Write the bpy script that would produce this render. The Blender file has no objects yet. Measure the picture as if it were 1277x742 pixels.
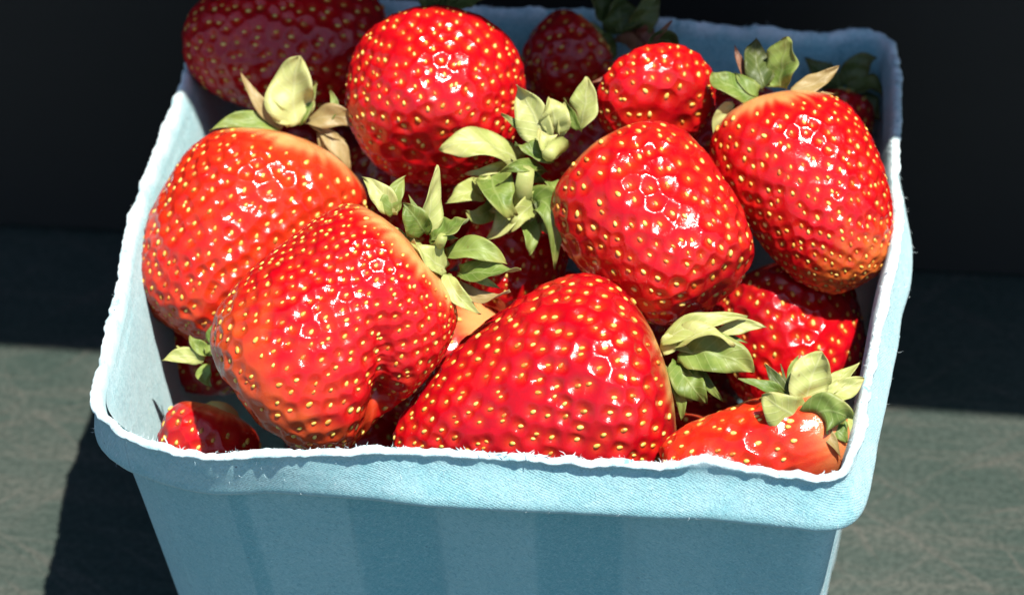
import bpy, bmesh, math
import numpy as np
from mathutils import Matrix, Vector

S = bpy.context.scene
COL = S.collection
MM = 0.001
RIM = 85.0                                  # rim height above the table, mm
R_ = math.radians

# ------------------------------------------------------------------ camera
PW, PH, FPX = 1277.0, 742.0, 5310.0         # photograph size and focal length in its pixels
az, el, roll, dist = R_(-7.95), R_(39.16), R_(-2.14), 802.7
FW = np.array([math.sin(az)*math.cos(el), math.cos(az)*math.cos(el), -math.sin(el)])
rt = np.array([math.cos(az), -math.sin(az), 0.0]); up = np.cross(rt, FW)
RT = math.cos(roll)*rt + math.sin(roll)*up
UP = -math.sin(roll)*rt + math.cos(roll)*up
CAMP = np.array([4.2, -23.5, RIM]) - FW*dist
cd = bpy.data.cameras.new('camera'); cam = bpy.data.objects.new('camera', cd); COL.objects.link(cam)
cd.sensor_fit = 'HORIZONTAL'; cd.sensor_width = 36.0; cd.lens = FPX/PW*36.0
cd.clip_start = 0.01; cd.clip_end = 50.0
m = Matrix.Identity(4)
for i in range(3):
    m[i][0] = RT[i]; m[i][1] = UP[i]; m[i][2] = -FW[i]; m[i][3] = CAMP[i]*MM
cam.matrix_world = m
cd.dof.use_dof = True; cd.dof.focus_distance = 0.785; cd.dof.aperture_fstop = 19.0
S.camera = cam

# ------------------------------------------------------------------ sky, sun, exposure
SUN = Vector((0.28, -0.21, 1.0)).normalized()           # towards the sun
w = bpy.data.worlds.new('World'); S.world = w; w.use_nodes = True
nt = w.node_tree; bg = nt.nodes['Background']
sky = nt.nodes.new('ShaderNodeTexSky'); sky.sky_type = 'NISHITA'; sky.sun_disc = False
sky.sun_elevation = math.asin(SUN.z); sky.sun_rotation = math.atan2(SUN.x, SUN.y)
sky.dust_density = 0.6; sky.ozone_density = 2.2
nt.links.new(sky.outputs[0], bg.inputs[0]); bg.inputs[1].default_value = 0.09
sl = bpy.data.lights.new('sun', 'SUN'); sl.energy = 5.0; sl.angle = R_(0.53); sl.color = (1.0, 0.94, 0.85)
so = bpy.data.objects.new('sun', sl); COL.objects.link(so)
so.rotation_euler = SUN.to_track_quat('Z', 'Y').to_euler(); so.location = SUN*2.0
S.view_settings.view_transform = 'Standard'; S.view_settings.look = 'None'
S.view_settings.exposure = 0.92; S.view_settings.gamma = 1.0
S.render.engine = 'CYCLES'

# ------------------------------------------------------------------ helpers
rng = np.random.default_rng(7)

def ray(px, py):
    return FW + RT*(px-PW/2)/FPX - UP*(py-PH/2)/FPX
def on_z(px, py, z):                        # point of a pixel's ray at height z (mm above table)
    d = ray(px, py); return CAMP + d*((z-CAMP[2])/d[2])
def at_depth(px, py, dep):                  # point of a pixel's ray at view depth dep
    return CAMP + ray(px, py)*dep
def depth(p): return float((np.asarray(p)-CAMP)@FW)
def unit(v): v = np.asarray(v, float); return v/max(1e-9, np.linalg.norm(v))

def mesh_np(name, verts, faces, smooth=True):
    me = bpy.data.meshes.new(name)
    v = np.ascontiguousarray(np.asarray(verts, np.float32)*MM)
    me.vertices.add(len(v)); me.vertices.foreach_set('co', v.ravel())
    f = np.asarray(faces, np.int32); k = f.shape[1]
    me.loops.add(f.size); me.loops.foreach_set('vertex_index', f.ravel())
    me.polygons.add(len(f))
    me.polygons.foreach_set('loop_start', np.arange(0, f.size, k, dtype=np.int32))
    me.polygons.foreach_set('loop_total', np.full(len(f), k, np.int32))
    me.update(calc_edges=True); me.validate()
    me.polygons.foreach_set('use_smooth', np.full(len(me.polygons), smooth, bool))
    me.update()
    return me
def set_attr(me, name, arr, kind='FLOAT'):
    a = me.attributes.new(name, kind, 'POINT')
    arr = np.asarray(arr, np.float32)
    if kind == 'FLOAT': a.data.foreach_set('value', arr.ravel())
    elif kind == 'FLOAT_COLOR': a.data.foreach_set('color', arr.ravel())
    else: a.data.foreach_set('vector', arr.ravel())
def obj(name, me, mat, parent=None, loc=None):
    o = bpy.data.objects.new(name, me); COL.objects.link(o)
    if mat is not None and len(me.materials) == 0: me.materials.append(mat)
    if parent is not None: o.parent = parent
    if loc is not None: o.location = Vector(loc)*MM
    return o
def thing(name, label, cat, loc, group=None):
    o = bpy.data.objects.new(name, None); COL.objects.link(o); o.empty_display_size = 0.01
    o.location = Vector(loc)*MM; o['label'] = label; o['category'] = cat
    if group: o['group'] = group
    return o

class NT:                                   # small node-tree helper
    def __init__(s, name):
        s.m = bpy.data.materials.new(name); s.m.use_nodes = True; s.t = s.m.node_tree
        s.p = s.t.nodes['Principled BSDF']; s.out = s.t.nodes['Material Output']
    def n(s, kind, **kw):
        x = s.t.nodes.new('ShaderNode'+kind)
        for k, v in kw.items(): setattr(x, k, v)
        return x
    def l(s, a, b): s.t.links.new(a, b)
    def val(s, sock, v):
        if hasattr(v, 'is_linked'): s.l(v, sock)
        else: sock.default_value = v
    def attr(s, name, out='Fac'): return s.n('Attribute', attribute_name=name).outputs[out]
    def obj(s): return s.n('TexCoord').outputs['Object']
    def noise(s, vec, scale, detail=3.0, rough=0.5, dist=0.0):
        x = s.n('TexNoise'); s.l(vec, x.inputs['Vector'])
        x.inputs['Scale'].default_value = scale; x.inputs['Detail'].default_value = detail
        x.inputs['Roughness'].default_value = rough; x.inputs['Distortion'].default_value = dist
        return x.outputs['Fac']
    def mapping(s, vec, scale, rot=(0,0,0)):
        x = s.n('Mapping'); s.l(vec, x.inputs['Vector']); x.inputs['Scale'].default_value = scale
        x.inputs['Rotation'].default_value = rot; return x.outputs[0]
    def math(s, op, a, b=0.0):
        x = s.n('Math', operation=op); s.val(x.inputs[0], a); s.val(x.inputs[1], b); return x.outputs[0]
    def ramp(s, f, stops):
        x = s.n('ValToRGB'); s.l(f, x.inputs[0]); e = x.color_ramp.elements
        while len(e) < len(stops): e.new(0.5)
        for i, (p, c) in enumerate(stops):
            e[i].position = p; e[i].color = (c if len(c) == 4 else tuple(c)+(1,)) if hasattr(c, '__len__') else (c, c, c, 1)
        return x.outputs[0]
    def mix(s, f, a, b, mode='MIX'):
        x = s.n('Mix', data_type='RGBA', blend_type=mode)
        s.val(x.inputs[0], f)
        for sock, v in ((x.inputs[6], a), (x.inputs[7], b)):
            if hasattr(v, 'is_linked'): s.l(v, sock)
            else: sock.default_value = tuple(v)+(1,) if len(v) == 3 else v
        return x.outputs[2]
    def bump(s, h, strength, dist, prev=None):
        x = s.n('Bump'); s.l(h, x.inputs['Height']); x.inputs['Strength'].default_value = strength
        x.inputs['Distance'].default_value = dist
        if prev is not None: s.l(prev, x.inputs['Normal'])
        return x.outputs[0]
    def set(s, **kw):
        for k, v in kw.items(): s.val(s.p.inputs[k.replace('_', ' ')], v)

# ------------------------------------------------------------------ materials
def mat_table():
    k = NT('weathered_green_paint'); o = k.obj()
    def streak(rot, sc, dist=.5):
        return k.noise(k.mapping(k.mapping(o, (1, 1, 1), (0, 0, R_(rot))), sc), 1.0, 4, .6, dist)
    n1 = k.noise(o, 22, 6, .65); n2 = streak(3, (18, 230, 20))
    sc = None
    for rot, th in ((38, .585), (-47, .59), (64, .60), (-20, .60)):
        q = k.ramp(streak(rot, (14, 170+rot, 20), .8), [(th, 0.0), (th+.08, 1.0)]); sc = q if sc is None else k.math('MAXIMUM', sc, q)
    base = k.mix(k.ramp(n1, [(.32, 0.0), (.68, 1.0)]), (.026, .045, .037), (.050, .064, .055))
    base = k.mix(k.math('MULTIPLY', k.ramp(n2, [(.47, 0.0), (.66, 1.0)]), .6), base, (.078, .080, .068))
    base = k.mix(k.math('MULTIPLY', sc, .45), base, (.092, .086, .074))
    fine = k.noise(o, 700, 4, .7); base = k.mix(k.ramp(fine, [(.38, .6), (.6, 0.0)]), base, (.009, .020, .016))
    k.set(Base_Color=base, Roughness=.55)
    k.set(Normal=k.bump(k.noise(o, 600, 4), .25, .0004)); return k.m
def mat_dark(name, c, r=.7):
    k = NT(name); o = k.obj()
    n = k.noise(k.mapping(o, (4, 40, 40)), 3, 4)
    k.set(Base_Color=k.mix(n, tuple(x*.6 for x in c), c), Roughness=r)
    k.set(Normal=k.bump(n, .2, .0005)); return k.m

def mat_pulp():
    k = NT('blue_moulded_pulp'); o = k.obj()
    uv = k.attr('pulp_uv', 'Vector')                       # arc length, height (mm)
    fib = k.noise(k.mapping(k.mapping(o, (1, 1, 1), (R_(20), R_(35), R_(10))), (1300, 1300, 2600)), 1.0, 4, .7, 1.6)
    fib2 = k.noise(k.mapping(k.mapping(o, (1, 1, 1), (R_(-30), R_(-50), R_(40))), (900, 900, 3200)), 1.0, 3, .65, 1.0)
    blot = k.noise(o, 60, 5, .65)
    col = k.mix(k.ramp(blot, [(.3, 0.0), (.7, 1.0)]), (.15, .415, .465), (.215, .47, .515))
    col = k.mix(k.attr('dye'), col, (.06, .32, .38))
    col = k.mix(k.math('MULTIPLY', k.ramp(fib, [(.47, 0.0), (.64, 1.0)]), .6), col, (.34, .60, .65))
    col = k.mix(k.math('MULTIPLY', k.ramp(fib2, [(.34, 1.0), (.49, 0.0)]), .65), col, (.06, .26, .33))
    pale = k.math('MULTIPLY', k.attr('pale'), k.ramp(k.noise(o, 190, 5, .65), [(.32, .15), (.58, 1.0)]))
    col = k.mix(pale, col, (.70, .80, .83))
    spot = k.ramp(k.noise(o, 420, 3, .6), [(.66, 0.0), (.71, 1.0)])
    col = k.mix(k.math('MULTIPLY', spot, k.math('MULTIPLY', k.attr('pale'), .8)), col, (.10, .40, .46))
    dk = k.ramp(k.noise(k.mapping(o, (700, 700, 1200)), 1.0, 1, .5), [(.80, 0.0), (.82, 1.0)])
    col = k.mix(k.math('MULTIPLY', dk, .75), col, (.045, .05, .08))
    k.set(Base_Color=col, Roughness=.95); k.p.inputs['Specular IOR Level'].default_value = .15
    k.p.inputs['Sheen Weight'].default_value = .35; k.p.inputs['Sheen Roughness'].default_value = .55
    sx = k.n('SeparateXYZ'); k.l(uv, sx.inputs[0])
    wd = k.math('MULTIPLY', k.noise(o, 160, 3, .6), 7.0)
    a = k.math('ADD', k.math('ADD', k.math('MULTIPLY', sx.outputs[0], 7.4), k.math('MULTIPLY', sx.outputs[1], 4.0)), wd)
    b = k.math('ADD', k.math('SUBTRACT', k.math('MULTIPLY', sx.outputs[1], 9.0), k.math('MULTIPLY', sx.outputs[0], 1.5)), wd)
    wv = k.math('MULTIPLY', k.math('SINE', a), k.math('SINE', b))
    wv = k.math('MULTIPLY', wv, k.math('MULTIPLY', k.attr('weave'), k.ramp(k.noise(o, 110, 3, .6), [(.3, .15), (.65, 1.0)])))
    nb = k.bump(fib, .7, .0003)
    nb = k.bump(fib2, .6, .00025, nb)
    nb = k.bump(k.noise(o, 260, 4, .6), .5, .0006, nb)
    nb = k.bump(wv, .55, .00012, nb)
    k.set(Normal=nb); return k.m
def mat_fibre():
    k = NT('torn_paper_fibre'); n = k.noise(k.obj(), 90, 3)
    k.set(Base_Color=k.mix(k.ramp(n, [(.35, 0.0), (.65, 1.0)]), (.50, .70, .76), (.80, .86, .87)), Roughness=.9)
    return k.m
def mat_flesh():
    k = NT('strawberry_flesh'); o = k.obj()
    c = k.attr('tint', 'Color')
    n = k.noise(o, 220, 4, .6)
    c = k.mix(k.ramp(n, [(.3, .0), (.8, .22)]), c, (.30, .0, .008))
    k.set(Base_Color=c, Roughness=k.ramp(k.noise(o, 160, 3), [(.32, .13), (.55, .19), (.72, .36)]))
    k.p.inputs['Specular IOR Level'].default_value = .42
    k.p.inputs['Subsurface Weight'].default_value = .38
    k.p.inputs['Subsurface Radius'].default_value = (1.0, .18, .08)
    k.p.inputs['Subsurface Scale'].default_value = .0026
    k.p.inputs['Coat Weight'].default_value = .08; k.p.inputs['Coat Roughness'].default_value = .09
    nb = k.bump(k.noise(o, 650, 4, .65), .42, .00026)
    nb = k.bump(k.noise(o, 2600, 2, .6), .22, .00006, nb)
    k.set(Normal=nb); return k.m
def mat_seed():
    k = NT('seed_skin'); oi = k.n('ObjectInfo').outputs['Random']
    f = k.math('FRACT', k.math('ADD', oi, k.noise(k.obj(), 300, 1)))
    c = k.ramp(f, [(0, (.36, .08, .012)), (.18, (.56, .22, .03)), (.42, (.66, .38, .06)), (.66, (.76, .54, .15)), (.82, (.62, .46, .09)), (.92, (.40, .36, .06)), (1, (.44, .13, .02))])
    k.set(Base_Color=c, Roughness=.38); return k.m
def mat_leaf(name, a, b, vein, tip, under):
    k = NT(name); o = k.obj(); uv = k.attr('leaf_uv', 'Vector')
    sx = k.n('SeparateXYZ'); k.l(uv, sx.inputs[0]); s_, t_ = sx.outputs[0], sx.outputs[1]
    rnd = k.n('ObjectInfo').outputs['Random']
    n = k.noise(o, 190, 4, .6)
    c = k.mix(k.ramp(k.math('ADD', n, k.math('MULTIPLY', k.math('SUBTRACT', rnd, .5), .35)), [(.35, 0.0), (.65, 1.0)]), a, b)
    ab = k.math('ABSOLUTE', s_)
    rib = k.ramp(ab, [(.0, 1.0), (.10, 0.0)])
    lat = k.math('SINE', k.math('MULTIPLY', k.math('SUBTRACT', t_, k.math('MULTIPLY', ab, .22)), 46.0))
    lat = k.ramp(lat, [(.80, 0.0), (1.0, 1.0)])
    vn = k.math('MAXIMUM', rib, k.math('MULTIPLY', lat, .55))
    c = k.mix(k.math('MULTIPLY', vn, .55), c, vein)
    ed = k.math('ADD', k.math('POWER', t_, 5.0), k.math('MULTIPLY', k.math('POWER', ab, 6.0), .5))
    c = k.mix(k.math('MULTIPLY', ed, k.ramp(n, [(.3, .1), (.7, .9)])), c, tip)
    sp = k.ramp(k.noise(o, 420, 2), [(.70, 0.0), (.76, 1.0)])
    c = k.mix(k.math('MULTIPLY', sp, .5), c, (.20, .11, .035))
    c = k.mix(k.math('MULTIPLY', sx.outputs[2], .7), c, under)
    k.set(Base_Color=c, Roughness=.48)
    nb = k.bump(vn, .35, .0002); nb = k.bump(k.noise(o, 900, 3), .35, .00015, nb); k.set(Normal=nb)
    tr = k.n('BsdfTranslucent'); k.l(c, tr.inputs[0])
    ms = k.n('MixShader'); ms.inputs[0].default_value = .38
    k.l(k.p.outputs[0], ms.inputs[1]); k.l(tr.outputs[0], ms.inputs[2]); k.l(ms.outputs[0], k.out.inputs[0])
    return k.m

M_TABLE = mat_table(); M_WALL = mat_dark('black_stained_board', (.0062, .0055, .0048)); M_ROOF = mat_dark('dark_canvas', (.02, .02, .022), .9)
M_PULP = mat_pulp(); M_FIBRE = mat_fibre(); M_FLESH = mat_flesh(); M_SEED = mat_seed()
LEAF = {
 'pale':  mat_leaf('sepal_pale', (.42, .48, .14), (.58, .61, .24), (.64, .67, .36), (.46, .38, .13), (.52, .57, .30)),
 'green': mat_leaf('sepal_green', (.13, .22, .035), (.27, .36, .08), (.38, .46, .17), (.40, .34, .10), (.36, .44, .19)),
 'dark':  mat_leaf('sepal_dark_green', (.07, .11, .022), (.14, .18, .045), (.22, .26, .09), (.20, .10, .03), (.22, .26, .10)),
 'dry':   mat_leaf('sepal_dried', (.36, .27, .10), (.46, .36, .16), (.50, .42, .22), (.32, .17, .05), (.46, .38, .20)),
 'red':   mat_leaf('sepal_reddened', (.20, .055, .03), (.26, .11, .05), (.30, .15, .08), (.22, .06, .03), (.26, .10, .06)),
}

# ------------------------------------------------------------------ setting
def box_obj(name, x0, x1, y0, y1, z0, z1, mat, bev=2.0):
    bm = bmesh.new(); bmesh.ops.create_cube(bm, size=1.0)
    for v in bm.verts:
        v.co = Vector(((x0+x1)/2+v.co.x*(x1-x0), (y0+y1)/2+v.co.y*(y1-y0), (z0+z1)/2+v.co.z*(z1-z0)))*MM
    bmesh.ops.bevel(bm, geom=bm.edges[:], offset=bev*MM, segments=2, affect='EDGES')
    me = bpy.data.meshes.new(name); bm.to_mesh(me); bm.free()
    o = obj(name, me, mat); o['kind'] = 'structure'; return o
box_obj('table_top', -900, 900, -420, 260, -32, 0, M_TABLE)
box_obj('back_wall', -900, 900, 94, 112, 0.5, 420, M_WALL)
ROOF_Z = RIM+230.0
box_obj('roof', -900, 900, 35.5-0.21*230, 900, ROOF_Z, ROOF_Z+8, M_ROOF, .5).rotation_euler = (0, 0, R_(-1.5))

# ------------------------------------------------------------------ basket
EDGE = [(152,535),(127,515),(117,493),(121,468),(130,440),(148,366),(158,298),(176,242),(206,161),(233,87),(247,40),(265,8),(292,-8),(330,-12),
 (450,-2),(616,9),(669,12),(725,14),(813,20),(856,26),(921,30),(1002,38),(1066,34),(1098,40),(1113,54),(1117,81),(1118,130),(1116,170),(1117,220),
 (1121,262),(1120,300),(1110,345),(1096,410),(1082,470),(1070,530),(1062,568),(1048,588),(1022,591),(979,588),(875,579),(800,575),(718,570),(647,567),
 (541,562),(460,560),(343,563),(274,566),(230,561),(188,550)]
NR = 1400
def closed_curve(pts, n):
    p = np.asarray(pts, float); out = []; k = len(p)
    for i in range(k):
        a, b, c, d = p[i-1], p[i], p[(i+1) % k], p[(i+2) % k]
        t = np.linspace(0, 1, 24, endpoint=False)[:, None]
        out.append(.5*((2*b)+(c-a)*t+(2*a-5*b+4*c-d)*t**2+(-a+3*b-3*c+d)*t**3))
    q = np.concatenate(out); ql = np.vstack([q, q[:1]])
    s = np.concatenate([[0], np.cumsum(np.linalg.norm(np.diff(ql, axis=0), axis=1))])
    u = np.linspace(0, s[-1], n, endpoint=False)
    return np.stack([np.interp(u, s, ql[:, i]) for i in range(q.shape[1])], 1), u
edge3 = np.array([on_z(x, y, RIM) for x, y in EDGE])
loop, arc = closed_curve(edge3[:, :2], NR)
ker = np.exp(-np.linspace(-2, 2, 25)**2); ker /= ker.sum()
loop = np.stack([np.convolve(np.r_[loop[-12:, i], loop[:, i], loop[:12, i]], ker, 'valid') for i in range(2)], 1)
CEN = (loop.max(0)+loop.min(0))/2
tang = np.roll(loop, -1, 0)-np.roll(loop, 1, 0); tang /= np.linalg.norm(tang, axis=1)[:, None]
nrm = np.stack([tang[:, 1], -tang[:, 0]], 1)
if ((loop-CEN)*nrm).sum() < 0: nrm = -nrm

PER = arc[-1]+arc[1]
def wob(x, seed, freqs, period):             # periodic smoothed random noise, f cells round the loop
    r = np.random.default_rng(seed); y = np.zeros_like(x)
    for f, a in freqs:
        g = r.normal(0, 1, f); p = x/period*f; k = np.floor(p).astype(int); t = p-k; t = t*t*(3-2*t)
        y = y+a*(g[k % f]*(1-t)+g[(k+1) % f]*t)
    return y
def sstep(x, a, b): t = np.clip((x-a)/(b-a), 0, 1); return t*t*(3-2*t)
# how far the folded band flares out (mm) from place to place round the basket
wf = np.clip(-nrm[:, 1], 0, 1)**2; wr = np.clip(nrm[:, 0], 0, 1)**2; wl = np.clip(-nrm[:, 0], 0, 1)**2; wb = np.clip(nrm[:, 1], 0, 1)**2
FLARE = (wf*(-1.7+4.6*sstep(loop[:, 0], -44, 0))+wr*(.3+2.3*sstep(loop[:, 1], 38, 14))+wl*.4+wb*1.0)/(wf+wr+wl+wb)
FLARE = FLARE+wob(arc, 77, [(60, .14)], PER)
def ring(o, z, jag=0.0, jz=0.0, seed=0, scaled=True, flute=0.0, fl=0.0):
    if scaled: xy = CEN+(loop-CEN)*np.column_stack([np.where(loop[:, 0] > CEN[0], 70.0+(o if o < -60 else -.2+(o+1.7)*.5), 70.0+(o if o < -60 else -1.7+(o+1.7)*.44)), np.full(NR, 70.0+o)])/70.0
    else: xy = loop+nrm*(o+fl*FLARE)[:, None]
    wx = wob(arc, 11, [(14, .18), (37, .10)], PER)+jag*wob(arc, seed+3, [(150, .12), (420, .09), (700, .08)], PER)
    zz = z+.32*wob(arc, 12, [(11, .5), (31, .4)], PER)+jz*wob(arc, seed+4, [(60, .28), (170, .18), (460, .10), (700, .10)], PER)
    if flute:
        # broad shallow moulded panels round the sides
        along = np.where(np.abs(nrm[:, 1]) > np.abs(nrm[:, 0]), xy[:, 0], xy[:, 1])+6.0
        sq = np.tanh(5*np.sin(np.pi*along/18.0)); corner = np.clip((56-np.abs(along-6))/6, 0, 1)*np.where((nrm[:, 1] < -.5) & (along < -16), .25, 1)
        wx = wx+flute*.42*sq*corner
    if jag > .45: wx = wx+.30*wob(arc, 91, [(60, .6), (200, .35)], PER)*(1 if o > 0 else .3); zz = zz+.3*wob(arc, 92, [(45, .6), (130, .4)], PER)
    xy = xy+nrm*wx[:, None]
    return np.column_stack([xy, zz])
def loft(rings):
    v = np.concatenate(rings); k = len(rings); i = np.arange(NR); j = (i+1) % NR; f = []
    for a in range(k-1): f.append(np.stack([a*NR+i, a*NR+j, (a+1)*NR+j, (a+1)*NR+i], 1))
    return v, np.concatenate(f)
def pulp_mesh(name, prof):
    rings, pale, weave, uvv = [], [], [], []; dacc = 0; last = None
    for o, z, jag, jz, pl, wv, fl in prof:
        scaled = o < -1.5 and name != 'rim'; wide = max(0.0, fl) if name == 'rim' else 0.0
        rings.append(ring(o, RIM+z, jag, jz, 0, scaled, 0.0 if name == 'rim' else fl, wide))
        if last is not None: dacc += math.hypot(o-last[0], z-last[1])
        last = (o, z)
        pale += [pl]*NR; weave += [wv]*NR
        uvv.append(np.column_stack([arc, np.full(NR, dacc), np.zeros(NR)]))
    v, f = loft(rings); me = mesh_np(name, v, f)
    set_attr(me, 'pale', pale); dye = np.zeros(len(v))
    if name == 'outer_wall':                 # moulded panels took up unequal amounts of dye
        bx = np.tile(loop[:, 0], len(rings)); dye = .8*np.clip(np.tanh(6*np.sin(np.pi*(bx+6.0)/18.0-np.pi)), 0, 1)*np.tile(np.clip(-nrm[:, 1], 0, 1), len(rings))*np.where(np.abs(bx) < 46, 1, .3)
    set_attr(me, 'dye', dye); set_attr(me, 'weave', weave)
    set_attr(me, 'pulp_uv', np.concatenate(uvv), 'FLOAT_VECTOR'); return me
basket = thing('berry_basket', 'square blue moulded-pulp berry basket with frayed folded rim, full of strawberries', 'basket', (CEN[0], CEN[1], 0))
off = Vector((-CEN[0], -CEN[1], 0))*MM
# folded rim band: inner lip, torn top edge, flared outer face, rolled bottom, return
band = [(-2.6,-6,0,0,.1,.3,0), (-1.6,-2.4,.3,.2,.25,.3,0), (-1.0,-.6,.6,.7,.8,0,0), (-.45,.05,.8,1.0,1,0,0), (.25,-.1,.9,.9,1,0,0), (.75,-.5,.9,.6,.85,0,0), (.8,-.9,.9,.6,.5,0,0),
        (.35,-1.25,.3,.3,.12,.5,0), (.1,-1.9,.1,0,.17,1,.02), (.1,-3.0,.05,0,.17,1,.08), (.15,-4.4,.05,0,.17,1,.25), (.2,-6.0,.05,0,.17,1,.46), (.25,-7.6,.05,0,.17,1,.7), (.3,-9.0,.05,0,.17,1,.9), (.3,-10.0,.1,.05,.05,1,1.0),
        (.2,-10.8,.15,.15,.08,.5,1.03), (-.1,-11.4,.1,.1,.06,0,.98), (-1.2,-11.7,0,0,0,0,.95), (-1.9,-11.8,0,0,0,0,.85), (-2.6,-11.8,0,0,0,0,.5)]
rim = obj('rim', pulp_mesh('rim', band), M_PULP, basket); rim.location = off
out_ = [(-3.7+(z+10.0)*.24, z) for z in np.linspace(-10.5, -82, 30)]
body_prof = [(o if o < -1.5 else -1.51, z, .08, 0, 0, .25, min(1.0, (-10.0-z)/3)) for o, z in out_]
inn = [(-5.0+(z+10)*.245 if z < -10 else -5.0+(z+10)*.44, z) for z in np.linspace(-81, -2.8, 30)]
body_prof += [(body_prof[-1][0]-1, -84.3, 0, 0, 0, 0, .5), (body_prof[-1][0]-3.0, -85, 0, 0, 0, 0, 0), (-69.5, -85, 0, 0, 0, 0, 0)]
b1 = obj('outer_wall', pulp_mesh('outer_wall', body_prof), M_PULP, basket); b1.location = off
inner_prof = [(-69.5, -82, 0, 0, .1, 0, 0), (inn[0][0]-3, -82, 0, 0, .1, 0, 0)] + [(o, z, .05, 0, .06, .4, 0) for o, z in inn]
b2 = obj('inner_wall', pulp_mesh('inner_wall', inner_prof), M_PULP, basket); b2.location = off

# frayed fibres along the torn lip
def fibres():
    r = np.random.default_rng(21); V = []; F = []; n = 0
    def strand(p, d, L, rad, bend, flat=1.0):
        nonlocal n
        d = unit(d); side = unit(np.cross(d, [.3, .2, .9])); upv = np.cross(side, d); K = 6; q = np.array(p, float)
        for i in range(K):
            t = i/(K-1); rr = rad*(1-t*.85)
            for a in (0, 2.09, 4.19): V.append(q+side*math.cos(a)*rr*flat+upv*math.sin(a)*rr)
            d = unit(d+bend*(1.6/K)+r.normal(0, .22, 3)); q = q+d*L/(K-1)
        for i in range(K-1):
            for a in range(3):
                b = (a+1) % 3; F.append((n+i*3+a, n+i*3+b, n+i*3+3+b, n+i*3+3+a))
        n += 3*K
    top = ring(-.3, RIM, .7, .8, 0, False)
    dens = np.clip(wob(arc, 301, [(50, .8), (140, .8)], PER)+.5, .05, None); dens /= dens.sum()
    for i in r.choice(NR, 1500, p=dens):
        o2 = np.r_[nrm[i], 0]; t2 = np.r_[tang[i], 0]
        d = o2*r.normal(.1, .7)+t2*r.normal(0, 1.5)+np.array([0, 0, r.uniform(-.2, .5)])
        strand(top[i]+[0, 0, r.uniform(-.5, .15)]+o2*r.uniform(-.6, .5), d, abs(r.normal(0, .5))+.35, r.uniform(.025, .08), r.normal(0, .9, 3), r.choice([1.0, 1.0, 2.5]))
    for i in r.integers(0, NR, 420):           # fuzz on the outer fold of the band
        o2 = np.r_[nrm[i], 0]; z = r.uniform(-11, -2); oo = .25+FLARE[i]*np.interp(-z, [2, 4.4, 7.6, 10], [.02, .25, .7, 1])
        p = np.r_[loop[i]+nrm[i]*oo, RIM+z]
        strand(p, o2*r.uniform(.3, 1)+np.r_[tang[i], 0]*r.normal(0, .8)+np.array([0, 0, r.normal(0, .5)]), r.uniform(.4, 1.3), r.uniform(.025, .05), r.normal(0, .5, 3))
    # larger torn flakes, placed where the photograph shows tufts
    for (px, py, k, L, rad) in [(232,560,7,3.6,.13),(615,556,16,3.2,.24),(650,558,9,2.6,.2),(715,562,9,3.2,.2),(455,553,9,2.4,.16),(520,560,6,1.8,.16),(1028,585,10,2.2,.2),
                                (1060,535,8,2.0,.2),(1100,330,8,2.6,.16),(1106,350,8,2.4,.14),(1103,395,6,2.0,.14),(1118,265,6,2,.14),(150,300,6,2,.13),(330,561,5,2,.13),(395,558,5,2,.13),
                                (163,262,5,2,.12),(137,390,5,2,.12),(800,573,5,1.6,.15),(900,580,5,1.4,.15)]:
        c = on_z(px, py, RIM); i = int(np.argmin(((loop-c[:2])**2).sum(1)))
        for _ in range(2*k):
            j = (i+int(r.normal(0, 9))) % NR; o2 = np.r_[nrm[j], 0]
            d = o2*r.normal(0, .4)+np.r_[tang[j], 0]*r.normal(0, 1.2)+np.array([0, 0, r.uniform(-.1, .45)])
            strand(top[j]+[0, 0, -.2], d, L*r.uniform(.2, .6), rad*r.uniform(.3, .9), r.normal(0, .9, 3), 3.0)
    return mesh_np('frayed_fibres', np.array(V), np.array(F))
fo = obj('frayed_fibres', fibres(), M_FIBRE, basket); fo.location = off; fo['kind'] = 'stuff'

# ------------------------------------------------------------------ strawberries
def ico(sub):
    bm = bmesh.new(); bmesh.ops.create_icosphere(bm, subdivisions=sub, radius=1.0)
    me = bpy.data.meshes.new('tmp'); bm.to_mesh(me); bm.free()
    v = np.empty(len(me.vertices)*3, np.float32); me.vertices.foreach_get('co', v)
    f = np.empty(len(me.polygons)*3, np.int32); me.polygons.foreach_get('vertices', f)
    bpy.data.meshes.remove(me); v = v.reshape(-1, 3).astype(float); return v/np.linalg.norm(v, axis=1)[:, None], f.reshape(-1, 3)
ICO = {k: ico(k) for k in (5, 6, 7)}
def seed_mesh():
    V = [(0, 0, .45)]; F = []
    prof = [(.75, .34), (1.0, 0.0), (.72, -.34)]
    for rr, z in prof:
        for a in range(8):
            c, s = math.cos(a*math.pi/4), math.sin(a*math.pi/4)
            V.append((rr*s*.60*(1-.2*c), rr*c, z))           # drop shape, long along local y
    V.append((0, 0, -.45)); L = len(V)-1
    for a in range(8):
        b = (a+1) % 8
        F.append((0, 1+b, 1+a)); F.append((L, 17+a, 17+b))
        for k in range(2):
            p = 1+k*8; F.append((p+a, p+b, p+8+b)); F.append((p+a, p+8+b, p+8+a))
    return np.array(V, float), np.array(F)
SEED_V, SEED_F = seed_mesh()
SEED_ME = mesh_np('seed', SEED_V, SEED_F[:, ::-1]); SEED_ME.materials.append(M_SEED)

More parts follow.
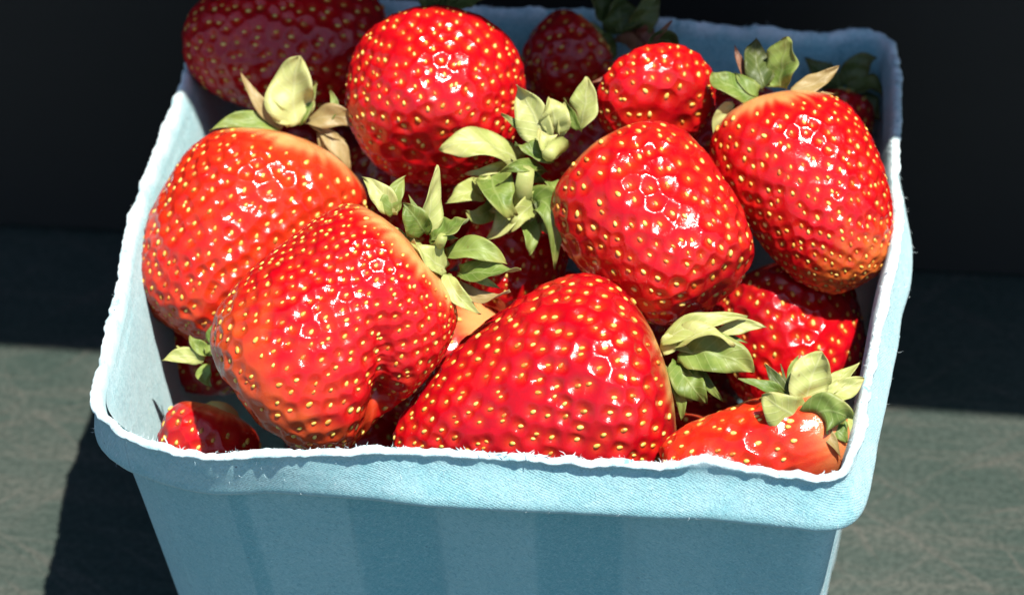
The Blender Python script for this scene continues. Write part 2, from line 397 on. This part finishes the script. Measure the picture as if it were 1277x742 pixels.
def spline(xs, ys, x):                      # monotone-ish cubic through control points
    xs = np.array(xs); ys = np.array(ys); d = np.gradient(ys, xs)
    i = np.clip(np.searchsorted(xs, x)-1, 0, len(xs)-2); h = xs[i+1]-xs[i]; t = (x-xs[i])/h
    return (2*t**3-3*t**2+1)*ys[i]+(t**3-2*t**2+t)*h*d[i]+(-2*t**3+3*t**2)*ys[i+1]+(t**3-t**2)*h*d[i+1]
US = [0, .09, .2, .34, .5, .65, .8, .92, 1.0]
def lowfreq(d, seed, k):
    r = np.random.default_rng(seed); y = np.zeros(len(d))
    for _ in range(7):
        v = r.normal(0, k, 3); y += np.sin(d@v+r.uniform(0, 6.28))
    return y/7
def shape_fn(R, L, blunt, seed, bumps, flat, lump):
    # blunt: 0 pointed cone .. 1 rounded block
    rl = np.array([0, .36, .73, .965, .975, .80, .52, .23, 0])+blunt*np.array([0, .02, .06, .03, .03, .13, .22, .17, 0])
    zl = np.array([.47, .445, .365, .20, -.05, -.28, -.455, -.545, -.565])+blunt*np.array([0, 0, .01, .01, -.01, -.035, -.05, -.018, .005])
    if blunt < -1:                          # plain cone: broad shoulder, straight sides
        rl = np.array([0, .42, .80, 1.0, .90, .68, .41, .17, 0]); zl = np.array([.47, .45, .385, .24, .0, -.24, -.43, -.54, -.565])
    def fn(d):
        u = np.arccos(np.clip(d[:, 2], -1, 1))/np.pi; th = np.arctan2(d[:, 1], d[:, 0])
        r = np.maximum(0, spline(US, rl, u)); z = spline(US, zl, u)
        p = np.stack([r*np.cos(th)*R*flat[0], r*np.sin(th)*R*flat[1], z*L], 1)
        s = 1+lump*lowfreq(d, seed, 2.2)+lump*.5*lowfreq(d, seed+50, 5.0)
        p = p*s[:, None]
        for bp in bumps:
            if len(bp) == 4:                # a crease running from one direction to another, deepening on its way
                A, Bv, amp, wd = unit(bp[0]), unit(bp[1]), bp[2], bp[3]; g = np.zeros(len(d))
                for q in np.linspace(0, 1, 16): c_ = unit(A*(1-q)+Bv*q); g = np.maximum(g, (.2+.8*q)*np.exp(-np.maximum(0, 2*(1-d@c_))/(wd*wd)))
            else:
                bd, amp, wd = unit(bp[0]), bp[1], bp[2]; g = np.exp(-((1-d@bd)/(wd*wd)))
            p = p+(p/np.maximum(1e-6, np.linalg.norm(p, axis=1))[:, None])*(amp*g)[:, None]
        return p
    return fn
def vnormals(v, f):
    n = np.cross(v[f[:, 1]]-v[f[:, 0]], v[f[:, 2]]-v[f[:, 0]]); o = np.zeros_like(v)
    for i in range(3):
        for c in range(3): o[:, c] += np.bincount(f[:, i], n[:, c], len(v))
    return o/np.maximum(1e-12, np.linalg.norm(o, axis=1))[:, None], .5*np.linalg.norm(n, axis=1).sum()

RED = np.array([.45, .0025, .006]); DEEP = np.array([.31, .001, .008]); ORANGE = np.array([.56, .050, .007]); PALE = np.array([.72, .33, .115]); YEL = np.array([.54, .22, .035])
def lerp(a, b, t): return a+(b-a)*np.asarray(t)[..., None]
def sstep(x, a, b): t = np.clip((x-a)/(b-a), 0, 1); return t*t*(3-2*t)

BERRY_LIST = []
def sepal(root, org, pts, wid, kind='pale', face=None, fold=.25, curl=.0, blunt=.5, seed=0):
    """One leaf of a calyx: centre line through pts (world mm), width wid (mm)."""
    r = np.random.default_rng(seed); NT_, NS = 21, 9; blunt = blunt*.8-.1
    P = np.asarray(pts, float); t = np.linspace(0, 1, NT_)
    if len(P) == 2: P = np.array([P[0], (P[0]+P[1])/2, P[1]])
    c = 2*P[1]-.5*(P[0]+P[2]); C = ((1-t)**2)[:, None]*P[0]+(2*t*(1-t))[:, None]*c+(t**2)[:, None]*P[2]
    T = np.gradient(C, axis=0); T /= np.linalg.norm(T, axis=1)[:, None]
    face = unit(-FW*.8+np.array([0, 0, .6])) if face is None else unit(face)
    prof = np.sin(np.pi*np.clip(t, 0, 1)**(.62+.22*blunt))**(.9-.35*blunt); prof = np.maximum(prof, np.interp(t, [0, .12, .3], [.42, .35, 0])); prof[-1] = .03
    s = np.linspace(-1, 1, NS); top = np.zeros((NT_, NS, 3)); ph = r.uniform(0, 6.28, 4); N0 = None; nn = np.zeros((NT_, NS, 3))
    for i in range(NT_):
        Sv = np.cross(T[i], face); Sv = unit(Sv) if np.linalg.norm(Sv) > .15 else unit(np.cross(T[i], [.3, .9, .2])); N = np.cross(Sv, T[i])
        ang = curl*(t[i]-.3); Sv, N = Sv*math.cos(ang)+N*math.sin(ang), -Sv*math.sin(ang)+N*math.cos(ang)
        hw = wid/2*prof[i]
        for j in range(NS):
            asym = 1+.10*math.sin(ph[0]+3*t[i])*np.sign(s[j])
            edge = .07*math.sin(ph[1]+11*t[i]+(2 if s[j] > 0 else 0))*abs(s[j])**2
            lift = fold*abs(s[j])**1.2*hw+wid*.075*math.sin(ph[2]+9*t[i]+1.8*s[j])*abs(s[j])+wid*.035*math.sin(ph[3]+17*t[i]-4*s[j])+wid*.10*math.sin(ph[0]+5*t[i])*s[j]
            top[i, j] = C[i]+Sv*s[j]*hw*(asym+edge)+N*lift; nn[i, j] = N
    th = .09+.08*(1-np.abs(s))[None, :, None]*np.ones((NT_, 1, 1))
    bot = top-nn*th
    V = np.concatenate([top.reshape(-1, 3), bot.reshape(-1, 3)]); n1 = NT_*NS; F = []
    for i in range(NT_-1):
        for j in range(NS-1):
            a = i*NS+j; F.append((a, a+1, a+NS+1, a+NS)); F.append((n1+a, n1+a+NS, n1+a+NS+1, n1+a+1))
        a = i*NS; F.append((a, a+NS, n1+a+NS, n1+a)); a = i*NS+NS-1; F.append((a, n1+a, n1+a+NS, a+NS))
    for j in range(NS-1):
        a = j; F.append((a, n1+a, n1+a+1, a+1)); a = (NT_-1)*NS+j; F.append((a, a+1, n1+a+1, n1+a))
    me = mesh_np('sepal', V-org, np.array(F))
    tt, ss = np.meshgrid(t, s, indexing='ij'); uv = np.column_stack([ss.ravel(), tt.ravel(), np.zeros(n1)])
    uv2 = uv.copy(); uv2[:, 2] = 1
    set_attr(me, 'leaf_uv', np.concatenate([uv, uv2]), 'FLOAT_VECTOR')
    return obj('sepal', me, LEAF[kind], root)

def tube(pts, rads, K=8):
    P = np.asarray(pts, float); T = np.gradient(P, axis=0); V = []; F = []; ref = np.array([.31, .87, .4])
    for p, t, r in zip(P, T, rads):
        t = unit(t); a = unit(np.cross(t, ref)); b = np.cross(t, a)
        for k in range(K): V.append(p+(a*math.cos(6.2832*k/K)+b*math.sin(6.2832*k/K))*r)
    n = len(P)
    for i in range(n-1):
        for k in range(K): F.append((i*K+k, i*K+(k+1) % K, (i+1)*K+(k+1) % K, (i+1)*K+k))
    V.append(P[-1]); V.append(P[0]); e = len(V)-2
    F = [tuple(f) for f in F]
    for k in range(K): F.append(((n-1)*K+k, (n-1)*K+(k+1) % K, e, e)); F.append((k, e+1, e+1, (k+1) % K))
    return np.array(V), F

def berry(label, cal, tip, tau, R, zc, blunt=.5, seed=1, ripe=None, bumps=(), flat=(1, 1), lump=.05, spin=0., nseed=None, level=7,
          dimple=.85, neck=.16, seeds_out=True, world=None, group=None, box=None, dens=9.5):
    """cal/tip: pixels of the calyx and the tip; tau: lean of the tip towards the camera; zc: height of the middle (mm above rim)."""
    if world is None:
        cx, cy = cal[0]*.45+tip[0]*.55, cal[1]*.45+tip[1]*.55
        mid = on_z(cx, cy, RIM+zc); dep = depth(mid); sc = FPX/dep
        dx, dy = tip[0]-cal[0], tip[1]-cal[1]; ll = math.hypot(dx, dy)
        L = ll/sc/math.cos(R_(tau)); flatd = (RT*dx-UP*dy)/ll
        axis = -(flatd*math.cos(R_(tau))-FW*math.sin(R_(tau)))          # tip -> calyx
    else:
        mid, axis, L = np.array(world[0], float), unit(world[1]), world[2]
    Z = unit(axis); X = -FW-Z*((-FW)@Z); X = unit(X); Y = np.cross(Z, X)  # +X faces the camera
    c, s = math.cos(spin), math.sin(spin); B = np.stack([X*c+Y*s, -X*s+Y*c, Z], 1)
    if box is not None:                     # settle size and place against the outline seen in the photograph
        d0 = ICO[5][0]; ax2 = dx*dx/(ll*ll); ay2 = 1-ax2
        for _ in range(8):
            P = shape_fn(R, L, blunt, seed, bumps, flat, lump)(d0)@B.T+mid-CAMP; zd = P@FW
            qx = PW/2+FPX*(P@RT)/zd; qy = PH/2-FPX*(P@UP)/zd
            rw = (box[2]-box[0])/(qx.max()-qx.min()); rh = (box[3]-box[1])/(qy.max()-qy.min())
            L *= rw*ax2+rh*ay2; R *= rw*ay2+rh*ax2
            cx += (box[0]+box[2]-qx.max()-qx.min())/2; cy += (box[1]+box[3]-qy.max()-qy.min())/2
            mid = on_z(cx, cy, RIM+zc)
        print('FIT', label[:30], 'R %.1f L %.1f' % (R, L), np.round(mid-[0, 0, RIM], 1), 'err', round(rw, 2), round(rh, 2))
    d, f = ICO[level]; fn = shape_fn(R, L, blunt, seed, bumps, flat, lump)
    base = fn(d); nb, area = vnormals(base, f)
    n = int(area/dens)
    i = np.arange(n)+.5; r = np.random.default_rng(seed+99)
    zz = 1-2*i/n; th = i*2.399963+r.uniform(0, 6.28); rr = np.sqrt(1-zz*zz)
    sd = np.stack([rr*np.cos(th), rr*np.sin(th), zz], 1)+r.normal(0, .2*math.sqrt(12.57/n), (n, 3)); sd /= np.linalg.norm(sd, axis=1)[:, None]
    u_s = np.arccos(np.clip(sd[:, 2], -1, 1))/np.pi; sd = sd[u_s > neck]
    sp = fn(sd)
    dd = np.linalg.norm(sp[:, None]-sp[None], axis=2); dd.sort(axis=1); spc = dd[:, 1:5].mean(1)
    d1 = np.empty(len(base)); near = np.empty(len(base), int); d2 = np.empty(len(base))
    for a in range(0, len(base), 4096):
        q = base[a:a+4096]; D = np.sqrt(np.maximum(0, (q**2).sum(1)[:, None]+(sp**2).sum(1)[None]-2*q@sp.T))
        k = np.argpartition(D, 1, axis=1)[:, :2]; rows = np.arange(len(q)); e = D[rows[:, None], k]; o = e.argsort(1); 
        near[a:a+4096] = k[rows, o[:, 0]]; d1[a:a+4096] = e[rows, o[:, 0]]; d2[a:a+4096] = e[rows, o[:, 1]]
    u = np.arccos(np.clip(d[:, 2], -1, 1))/np.pi
    sdep = r.uniform(.55, 1.3, len(sp))
    x = d1/spc[near]; e = (d2-d1)/spc[near]
    fade = sstep(u, neck*.8, neck+.10)
    hgt = dimple*np.clip(spc[near]/3.5, .5, 1.2)*sdep[near]*(1+.55*lowfreq(d, seed+71, 4.0))
    disp = (hgt*(1-np.exp(-(x/.46)**2))-hgt*.6)*fade
    disp += (.13*lowfreq(d, seed+7, 16)+.06*lowfreq(d, seed+8, 42))*min(1.0, (R/19.0)**2)
    v = base+nb*disp[:, None]
    # albedo
    ripe = ripe or {}
    nz3 = lowfreq(d, seed+33, 26.0); nz = lowfreq(d, seed+31, 3.0); nz2 = lowfreq(d, seed+32, 9.0)
    col = lerp(np.tile(RED, (len(d), 1)), np.tile(DEEP, (len(d), 1)), np.clip(ripe.get('deep', .3)+.75*nz+.4*nz2, 0, 1))
    col = lerp(col, ORANGE, np.clip(ripe.get('orange', 0)+.3*nz+.2*nz2+.45*nz3, 0, 1)*ripe.get('omax', .6))
    tp = sstep(u+.08*nz+.04*nz2+.10*nz3, ripe.get('tip0', .8), ripe.get('tip0', .8)+.22)*ripe.get('tip', 0.0); col = lerp(col, ORANGE*.4+YEL*.6, tp)
    for (bd, wd, amt, cc) in ripe.get('spots', ()):
        g = np.exp(-(1-d@unit(bd))/(wd*wd)); g = sstep(g+.12*nz+.05*nz2, .2, .8)*amt; col = lerp(col, cc, g)
    tha = np.arctan2(d[:, 1], d[:, 0]); stk = sum(np.sin(q*tha+r.uniform(0, 6.28)) for q in (7, 13, 19, 29, 37))/5
    nk = 1-sstep(u+.03*nz+.02*nz2+.035*stk, ripe.get('n0', .10), ripe.get('n1', .20)); col = lerp(col, lerp(ORANGE, PALE, np.clip(nk, 0, 1)), np.clip(nk*1.3, 0, 1)*ripe.get('neck', .85))
    col = lerp(col, ORANGE*1.08, .75*np.exp(-(x/.27)**2)*fade)
    V = v@B.T
    org = mid; root = thing('strawberry', label, 'strawberry', org, group)
    me = mesh_np('flesh', V, f); set_attr(me, 'tint', np.column_stack([np.clip(col, 0, 1), np.ones(len(col))]), 'FLOAT_COLOR')
    fl = obj('flesh', me, M_FLESH, root)
    # seeds
    W = sp@B.T; tree_n = []
    for k in range(len(sp)): tree_n.append(np.argmin(((base-sp[k])**2).sum(1)))
    tree_n = np.array(tree_n); Nw = (nb@B.T)[tree_n]; pos = V[tree_n]
    toward = (Nw@(-FW)); mats = []
    for k in range(len(sp)):
        N = Nw[k]; yv = Z-N*(Z@N); yv = unit(yv) if np.linalg.norm(yv) > .05 else unit(np.cross(N, [1, .2, .1]))
        a = r.normal(0, .25); xv = np.cross(yv, N); yv, xv = yv*math.cos(a)+xv*math.sin(a), xv*math.cos(a)-yv*math.sin(a)
        sc = r.uniform(.50, .75)*np.clip(spc[k]/3.4, .7, 1.12); mats.append((pos[k]+N*(.03+.15*r.random()), xv, yv, N, sc))
    bulk = []
    for k, (p, xv, yv, N, sc) in enumerate(mats):
        if seeds_out and toward[k] > .02:
            o = bpy.data.objects.new('seed', SEED_ME); COL.objects.link(o); o.parent = root
            mm = Matrix.Identity(4)
            for q in range(3): mm[q][0] = xv[q]*sc; mm[q][1] = yv[q]*sc; mm[q][2] = N[q]*sc; mm[q][3] = p[q]*MM
            o.matrix_local = mm
        else: bulk.append(p+(SEED_V@np.stack([xv, yv, N], 0))*sc)
    if bulk:
        FF = np.concatenate([SEED_F[:, ::-1]+len(SEED_V)*k for k in range(len(bulk))])
        so_ = obj('seeds', mesh_np('seeds', np.concatenate(bulk), FF), M_SEED, root); so_['kind'] = 'stuff'
    calp = org+B@np.array([0, 0, .46*L])
    BERRY_LIST.append((org, B, L, R))
    return dict(root=root, org=org, B=B, L=L, R=R, cal=calp, Z=Z, seed=seed)

def calyx(b, leaves, bias=1.5, stem=None, bracts=True):
    """leaves: (base px, mid px or None, tip px, width px, kind, toward-camera mm at mid, at tip, fold, curl, bluntness)."""
    dep0 = depth(b['cal']); r = np.random.default_rng(b['seed']+5)
    # small green disc that carries the sepals
    Z = b['Z']; X = unit(np.cross(Z, [.2, .9, .3])); Y = np.cross(Z, X); c = b['cal']-b['org']
    V = [c+Z*1.3]; F = []
    for rr, zz in ((1.2, 1.1), (2.6, .5), (3.4, -.4)):
        for k in range(14): a = k*6.2832/14; g = 1+.12*math.sin(5*a+b['seed']); V.append(c+X*rr*g*math.cos(a)+Y*rr*g*math.sin(a)+Z*zz)
    for k in range(14):
        k2 = (k+1) % 14; F.append((0, 1+k, 1+k2, 1+k2))
        for q in range(2): F.append((1+q*14+k, 1+q*14+14+k, 1+q*14+14+k2, 1+q*14+k2))
    me = bpy.data.meshes.new('calyx_disc'); me.from_pydata([tuple(np.array(x)*MM) for x in V], [], [tuple(dict.fromkeys(f)) for f in F]); me.update()
    for p in me.polygons: p.use_smooth = True
    uv = np.zeros((len(V), 3)); uv[:, 0] = .4; uv[:, 1] = .2; set_attr(me, 'leaf_uv', uv, 'FLOAT_VECTOR')
    obj('calyx_disc', me, LEAF['pale'], b['root'])
    for n, lf in enumerate(leaves):
        lf = list(lf)+[None]*(10-len(lf)); bp, mp, tp, wpx, kind, dm, dt, fold, curl, bl = lf
        dm = r.uniform(.8, 2.2) if dm is None else dm; dt = r.uniform(-.5, 2.5) if dt is None else dt
        if mp is None:
            nx, ny = -(tp[1]-bp[1]), tp[0]-bp[0]; kk = r.normal(0, .07); mp = ((bp[0]+tp[0])/2+nx*kk, (bp[1]+tp[1])/2+ny*kk)
        d0 = dep0-bias; P = [at_depth(*bp, d0), at_depth(*mp, d0-dm), at_depth(*tp, d0-dt)]
        fc = unit(-FW*.75+np.array([0, 0, .5])+RT*r.normal(0, .35)+UP*r.normal(0, .25))
        sepal(b['root'], b['org'], P, 1.04*wpx*d0/FPX, kind or 'pale', fc, r.uniform(.1, .45) if fold is None else fold, r.normal(0, .5) if curl is None else curl,
              r.uniform(.2, .6) if bl is None else bl, seed=b['seed']*100+n)
        if n % 3 != 1 and bracts:            # narrow bract beside the sepal
            bv = np.array(tp, float)-np.array(bp, float); an = r.choice([-1, 1])*r.uniform(.35, .6); bv = np.array([bv[0]*math.cos(an)-bv[1]*math.sin(an), bv[0]*math.sin(an)+bv[1]*math.cos(an)])*r.uniform(.6, .85)
            q = np.array(bp)+bv; qm = np.array(bp)+bv*.5+r.normal(0, 2, 2)
            sepal(b['root'], b['org'], [at_depth(*bp, d0+.6), at_depth(*qm, d0-dm*.6+.4), at_depth(*q, d0-dt*.5+.8)], wpx*.38*d0/FPX, kind if kind in ('dark', 'dry') or r.random() < .6 else 'green', fc, .35, r.normal(0, .7), .1, seed=b['seed']*100+60+n)
    if stem:
        P = [at_depth(x, y, dep0-bias-t) for x, y, t in stem[0]]
        V, F = tube(np.array(P)-b['org'], np.linspace(stem[1], stem[1]*.85, len(P)))
        me = bpy.data.meshes.new('stem'); me.from_pydata([tuple(x*MM) for x in V], [], [tuple(dict.fromkeys(f)) for f in F]); me.update()
        for p in me.polygons: p.use_smooth = True
        uv = np.zeros((len(V), 3)); uv[:, 0] = .3; uv[:, 1] = .3; set_attr(me, 'leaf_uv', uv, 'FLOAT_VECTOR')
        obj('stem', me, LEAF['pale'], b['root'])
def auto_calyx(b, n, kind, size=11., lift=.5):
    r = np.random.default_rng(b['seed']+500); Z = b['Z']; X = unit(np.cross(Z, [.2, .9, .3])); Y = np.cross(Z, X); c = b['cal']
    for k in range(n):
        a = k*6.2832/n+r.normal(0, .15); rad = X*math.cos(a)+Y*math.sin(a); l = size*r.uniform(.75, 1.15); e = r.uniform(.15, lift)
        sepal(b['root'], b['org'], [c+rad*1.5+Z*.5, c+rad*l*.55+Z*(1.2+l*e*.35), c+rad*l*.95+Z*(1+l*e)], size*.5*r.uniform(.8, 1.2), kind if r.random() < .75 else 'dry', Z, .2, r.normal(0, .4), r.uniform(.2, .7), seed=b['seed']*100+50+k)

# ---- berries of the top layer
G = berry('orange-red strawberry leaning on the basket side, beside the double-lobed one', (372,166), (218,432), 8, 20.0, -7, .75, 2,
          dict(deep=.0, orange=.55, omax=.75, tip=.25, tip0=.75, n0=.12, n1=.24), lump=.04, neck=.19, bumps=[((.1,.5,.85),4.5,.5)], box=(168, 160, 458, 444))
calyx(G, [((370,156),(366,114),(374,70),60,'pale',1.5,3,.3,.2,1.3), ((352,160),(322,128),(300,90),17,'dry'), ((384,152),(420,146),(456,158),28,'dry',2,1), ((350,160),(305,150),(261,164),22,'green'),
          ((404,156),(417,135),(411,114),13,'green'), ((398,160),(424,186),(436,212),22,'dry',.5,-1), ((362,152),(345,140),(335,118),20,'pale')])
H = berry('big double-lobed strawberry with a cleft in its tip, calyx towards the middle', (545,306), (332,512), 2, 22.5, 5, 1.2, 3,
          dict(deep=.15, orange=.0, omax=.5, tip=.4, tip0=.62, neck=1, n0=.15, n1=.28), lump=.05, neck=.21, dens=7.6,
          bumps=[((.85,.48,.0),(.25,.85,-.45),-8.0,.18), ((.2,.35,-.95),5.5,.6), ((.3,.95,.0),2.5,.45), ((.15,-.15,-1.0),6.5,.62)], box=(262, 256, 572, 566))
calyx(H, [((508,298),None,(443,265),26,'pale'), ((490,268),None,(452,222),28,'pale'), ((492,268),(490,245),(506,219),26,'green'), ((533,292),(538,248),(546,206),28,'pale',2,3), ((530,292),(518,272),(502,254),34,'green',3,3),
          ((536,298),(560,288),(585,272),42,'green',3,4), ((556,336),(536,322),(514,300),32,'pale',4,5), ((556,318),(598,312),(632,328),32,'green',4,3), ((572,340),(615,340),(650,336),36,'green',5,5), 
          ((558,342),(572,370),(600,392),22,'pale',3,2), ((572,352),(598,372),(636,362),18,'dry',3,4), ((548,345),(535,340),(530,352),18,'pale')], bias=3, stem=([(540,312,0),(548,305,3),(552,296,6)],1.1))
I = berry('deep red strawberry lying on its side against the front rim, tip to the double-lobed one', (832,462), (492,560), 4, 20.5, -15, -1.15, 4, dict(deep=.55, orange=0, omax=.25, tip=.1, n0=.10, n1=.2, neck=.8), lump=.035, neck=.16, dens=12, box=(490, 341, 844, 645))
calyx(I, [((824,428),(870,404),(932,395),27,'pale',2,1), ((836,434),(878,416),(916,432),30,'pale',4,4), ((848,440),(895,442),(941,464),54,'green',3,3), ((846,452),(860,478),(882,504),40,'green',3,3), ((838,460),(848,492),(850,524),17,'green',2,1),
          ((895,418),(925,406),(956,408),19,'pale',0,0), ((830,458),(826,480),(826,504),20,'pale',2,1), ((826,440),(836,425),(850,412),22,'pale',1,1)], bias=3)
F_ = berry('round red strawberry at the top of the heap with pale upright sepals', (712,188), (872,388), 18, 20.5, 6, .85, 5, dict(deep=.12, orange=.1, omax=.4, n0=.13, n1=.26, neck=.8), lump=.03, neck=.2, dens=12.5, box=(690, 147, 936, 409))
calyx(F_, [((680,180),(664,140),(644,106),44,'pale',1,1), ((692,165),(690,142),(684,121),38,'pale',2,2), ((722,162),(730,128),(731,96),38,'pale',1,1,.2,.1,.7), ((700,170),(702,148),(703,128),14,'pale'), ((694,190),(680,180),(672,160),30,'pale',3,3),
           ((690,198),(668,190),(642,180),26,'green')], bias=2, stem=([(700,180,0),(690,186,4),(684,194,7)],1.6))
E_ = berry('tall red strawberry leaning on the basket side with olive sepals and a yellowish tip', (970,120), (1072,358), 7, 18.5, 4, .3, 6, dict(deep=.1, orange=.12, omax=.4, tip=.8, tip0=.66, n0=.13, n1=.23), lump=.03, neck=.19, dens=7, bumps=[((.1,-.6,.8),4.5,.5)], box=(886, 113, 1114, 366))
calyx(E_, [((945,120),(912,108),(887,92),40,'green',1,0,.2,0,1.2), ((972,110),(976,78),(982,46),52,'green',1,2,.2,0,1.25), ((954,108),(944,78),(943,48),36,'dark',-2,-4), ((986,112),(1016,104),(1047,82),24,'dry',0,-1), ((935,108),(924,80),(916,56),10,'red',-3,-4), ((915,130),(898,146),(890,172),16,'pale',-1,-2)], bias=1)
Bb = berry('broad red strawberry standing tip down near the back, sunlit, with no sepals in front', (548,24), (528,212), 42, 19.2, 11, .6, 7, dict(deep=.2, orange=.05, omax=.35, neck=.3), lump=.03, dens=9, box=(430, 8, 655, 232))
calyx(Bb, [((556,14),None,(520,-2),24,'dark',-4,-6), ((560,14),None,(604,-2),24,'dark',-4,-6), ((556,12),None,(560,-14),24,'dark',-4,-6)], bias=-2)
D_ = berry('small round strawberry tucked behind the round one, in sun', (800,72), (830,140), 50, 13.0, 13, .8, 8, dict(deep=.2, orange=.1, omax=.4, neck=.4), lump=.02, box=(743, 57, 893, 190))
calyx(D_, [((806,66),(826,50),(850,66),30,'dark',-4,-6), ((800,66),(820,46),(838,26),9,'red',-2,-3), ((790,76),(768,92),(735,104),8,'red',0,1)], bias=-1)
C_ = berry('dim strawberry in the shade with dark green sepals, by the back rim', (768,30), (672,108), 10, 13.5, -1, .6, 9, dict(deep=.6, orange=.1, omax=.5, n0=.12, n1=.3), lump=.03, box=(648, 15, 768, 128))
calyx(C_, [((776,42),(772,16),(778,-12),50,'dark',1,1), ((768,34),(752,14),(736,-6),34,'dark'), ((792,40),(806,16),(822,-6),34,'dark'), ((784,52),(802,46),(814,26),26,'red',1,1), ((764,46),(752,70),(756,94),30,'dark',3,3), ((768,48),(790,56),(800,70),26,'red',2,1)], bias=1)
A_ = berry('dark red strawberry in the shade lying across the back corner of the basket', (470,62), (228,48), 10, 17.0, 2, .3, 10, dict(deep=.35, orange=0, omax=.2), lump=.03, box=(228, -30, 490, 150))
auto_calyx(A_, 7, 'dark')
J_ = berry('crimson strawberry wedged beneath the tall and the round ones', (960,330), (1010,490), 12, 16.5, -27, .8, 11, dict(deep=.5, orange=.0, omax=.2), lump=.03, box=(886, 322, 1080, 525))
K_ = berry('pale-shouldered orange strawberry in the front corner with a full green calyx', (1012,530), (832,580), -4, 16.0, -9, .95, 12,
           dict(deep=.0, orange=.5, omax=.7, n0=.15, n1=.46, neck=.6), lump=.04, neck=.36, dens=12, box=(823, 484, 1064, 640))
calyx(K_, [((1006,506),(1012,472),(1026,439),54,'pale',1,2,.15,.1,1.2), ((1004,524),(980,512),(950,492),48,'pale',4,5,.1,0,1.2), ((1004,524),(1030,512),(1060,522),50,'green',5,5,.2,0,1.25), ((1026,500),(1052,486),(1078,472),30,'pale',0,-1), ((1020,496),(1046,474),(1072,452),22,'pale',-1,-2),
           ((984,494),(968,474),(954,453),16,'dark',-1,-1), ((988,490),(988,466),(996,443),14,'green',-1,-1), ((978,490),(950,480),(920,472),15,'green',1,1), ((1012,534),(1034,546),(1048,570),16,'dry',4,3), ((1024,524),(1044,536),(1056,552),28,'green',3,2)], bias=4)
L_ = berry('dark red strawberry low in the front corner, mostly hidden under the double-lobed one', (280,470), (225,600), 5, 13.5, -27, .7, 13, dict(deep=.55, orange=.2, omax=.4, n1=.3), lump=.03, neck=.3, box=(193, 500, 325, 628))
calyx(L_, [((254,450),(228,444),(202,450),20,'pale',1,1), ((262,440),(246,432),(237,418),17,'green',1,1), ((268,432),(270,412),(279,396),18,'green',1,1), ((256,454),(254,468),(264,482),20,'green',2,2), ((262,444),(262,436),(258,428),16,'green')], bias=2)
M_ = berry('strawberry buried in the middle of the heap, its curled green sepals showing', (648,262), (640,390), 20, 15.0, -14, .7, 14, dict(deep=.6, orange=.1, omax=.3, n1=.25), lump=.03, box=(572, 268, 708, 400))
calyx(M_, [((648,204),(600,178),(548,188),46,'pale',6,6,.15,.1,1.2), ((612,212),(620,244),(642,270),44,'green',10,9,.5,.4,.6), ((680,212),(652,206),(624,216),20,'green',10,10), ((652,268),(684,258),(692,336),36,'green',10,8), ((606,244),(584,240),(556,254),32,'pale',6,6),
           ((640,246),(630,276),(606,300),30,'pale',7,6), ((676,250),(656,262),(636,288),30,'pale',8,8), ((660,232),(676,250),(672,282),26,'dark',6,5), ((620,250),(600,268),(580,262),24,'green',5,5), ((640,232),(612,232),(590,222),26,'pale',6,5), ((664,226),(690,232),(700,262),22,'green',6,5), ((648,252),(662,290),(660,318),24,'green',6,6)], bias=17, stem=([(652,262,2),(652,240,7),(656,214,11)],2.0))
N_ = berry('strawberry deep in the gap under the sepals by the front rim', (850,470), (838,600), 5, 13.5, -34, .7, 15, dict(deep=.4, orange=.3, omax=.5, neck=.2), lump=.03, box=(806, 515, 905, 625))
O_ = berry('shaded strawberry in the back corner, only dark sepals showing behind the tall one', (1062,118), (1052,200), 20, 12.5, -12, .7, 16, dict(deep=.6), lump=.03, box=(1006,112,1090,205))
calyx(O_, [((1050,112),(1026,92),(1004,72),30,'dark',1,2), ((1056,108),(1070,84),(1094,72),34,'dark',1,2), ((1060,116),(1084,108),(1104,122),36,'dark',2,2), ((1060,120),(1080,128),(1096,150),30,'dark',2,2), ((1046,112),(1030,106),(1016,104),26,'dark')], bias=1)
for lab, px, zc, rr, ax, sd in [
    ('strawberry glimpsed in the gap below the broad upright one, beside curled sepals', (515,250), -24, 15.5, (.5,.3,.6), 61),
    ('strawberry glimpsed behind the pale upright sepals, under the small round one', (700,150), -20, 15, (-.4,.6,.4), 62),
    ('strawberry glimpsed in the dark gap between the round and the tall ones', (915,190), -18, 14, (.3,.8,.5), 63),
    ('strawberry in the dark under the dried sepals of the orange-red one', (400,205), -32, 14, (-.6,.5,.5), 64),
    ('strawberry in the dark below the deep red one, beside the cleft lobes', (560,440), -30, 15, (.6,-.2,.5), 65),
    ('strawberry in the dark corner below the orange-red one', (262,385), -34, 14, (.1,.5,.7), 66)]:
    berry(lab, None, None, 0, rr, 0, .7, sd, dict(deep=.55, n1=.25), lump=.03, world=(on_z(px[0], px[1], RIM+zc), ax, rr*2.15), level=6)
# ---- bottom layer, mostly buried
k = 0
for y in (-28, 6, 38):
    for x in (-31, 1, 33):
        k += 1; r = np.random.default_rng(900+k)
        b = berry('strawberry at the bottom of the basket, buried under the others', None, None, 0, 14.5, 0, .7, 40+k, dict(deep=.6), level=6, seeds_out=False,
              world=((x+r.normal(0, 1), y+r.normal(0, 1), 22), (r.normal(0, 1), r.normal(0, 1), r.uniform(-.3, .5)), 32.), group='strawberries buried at the bottom of the basket')
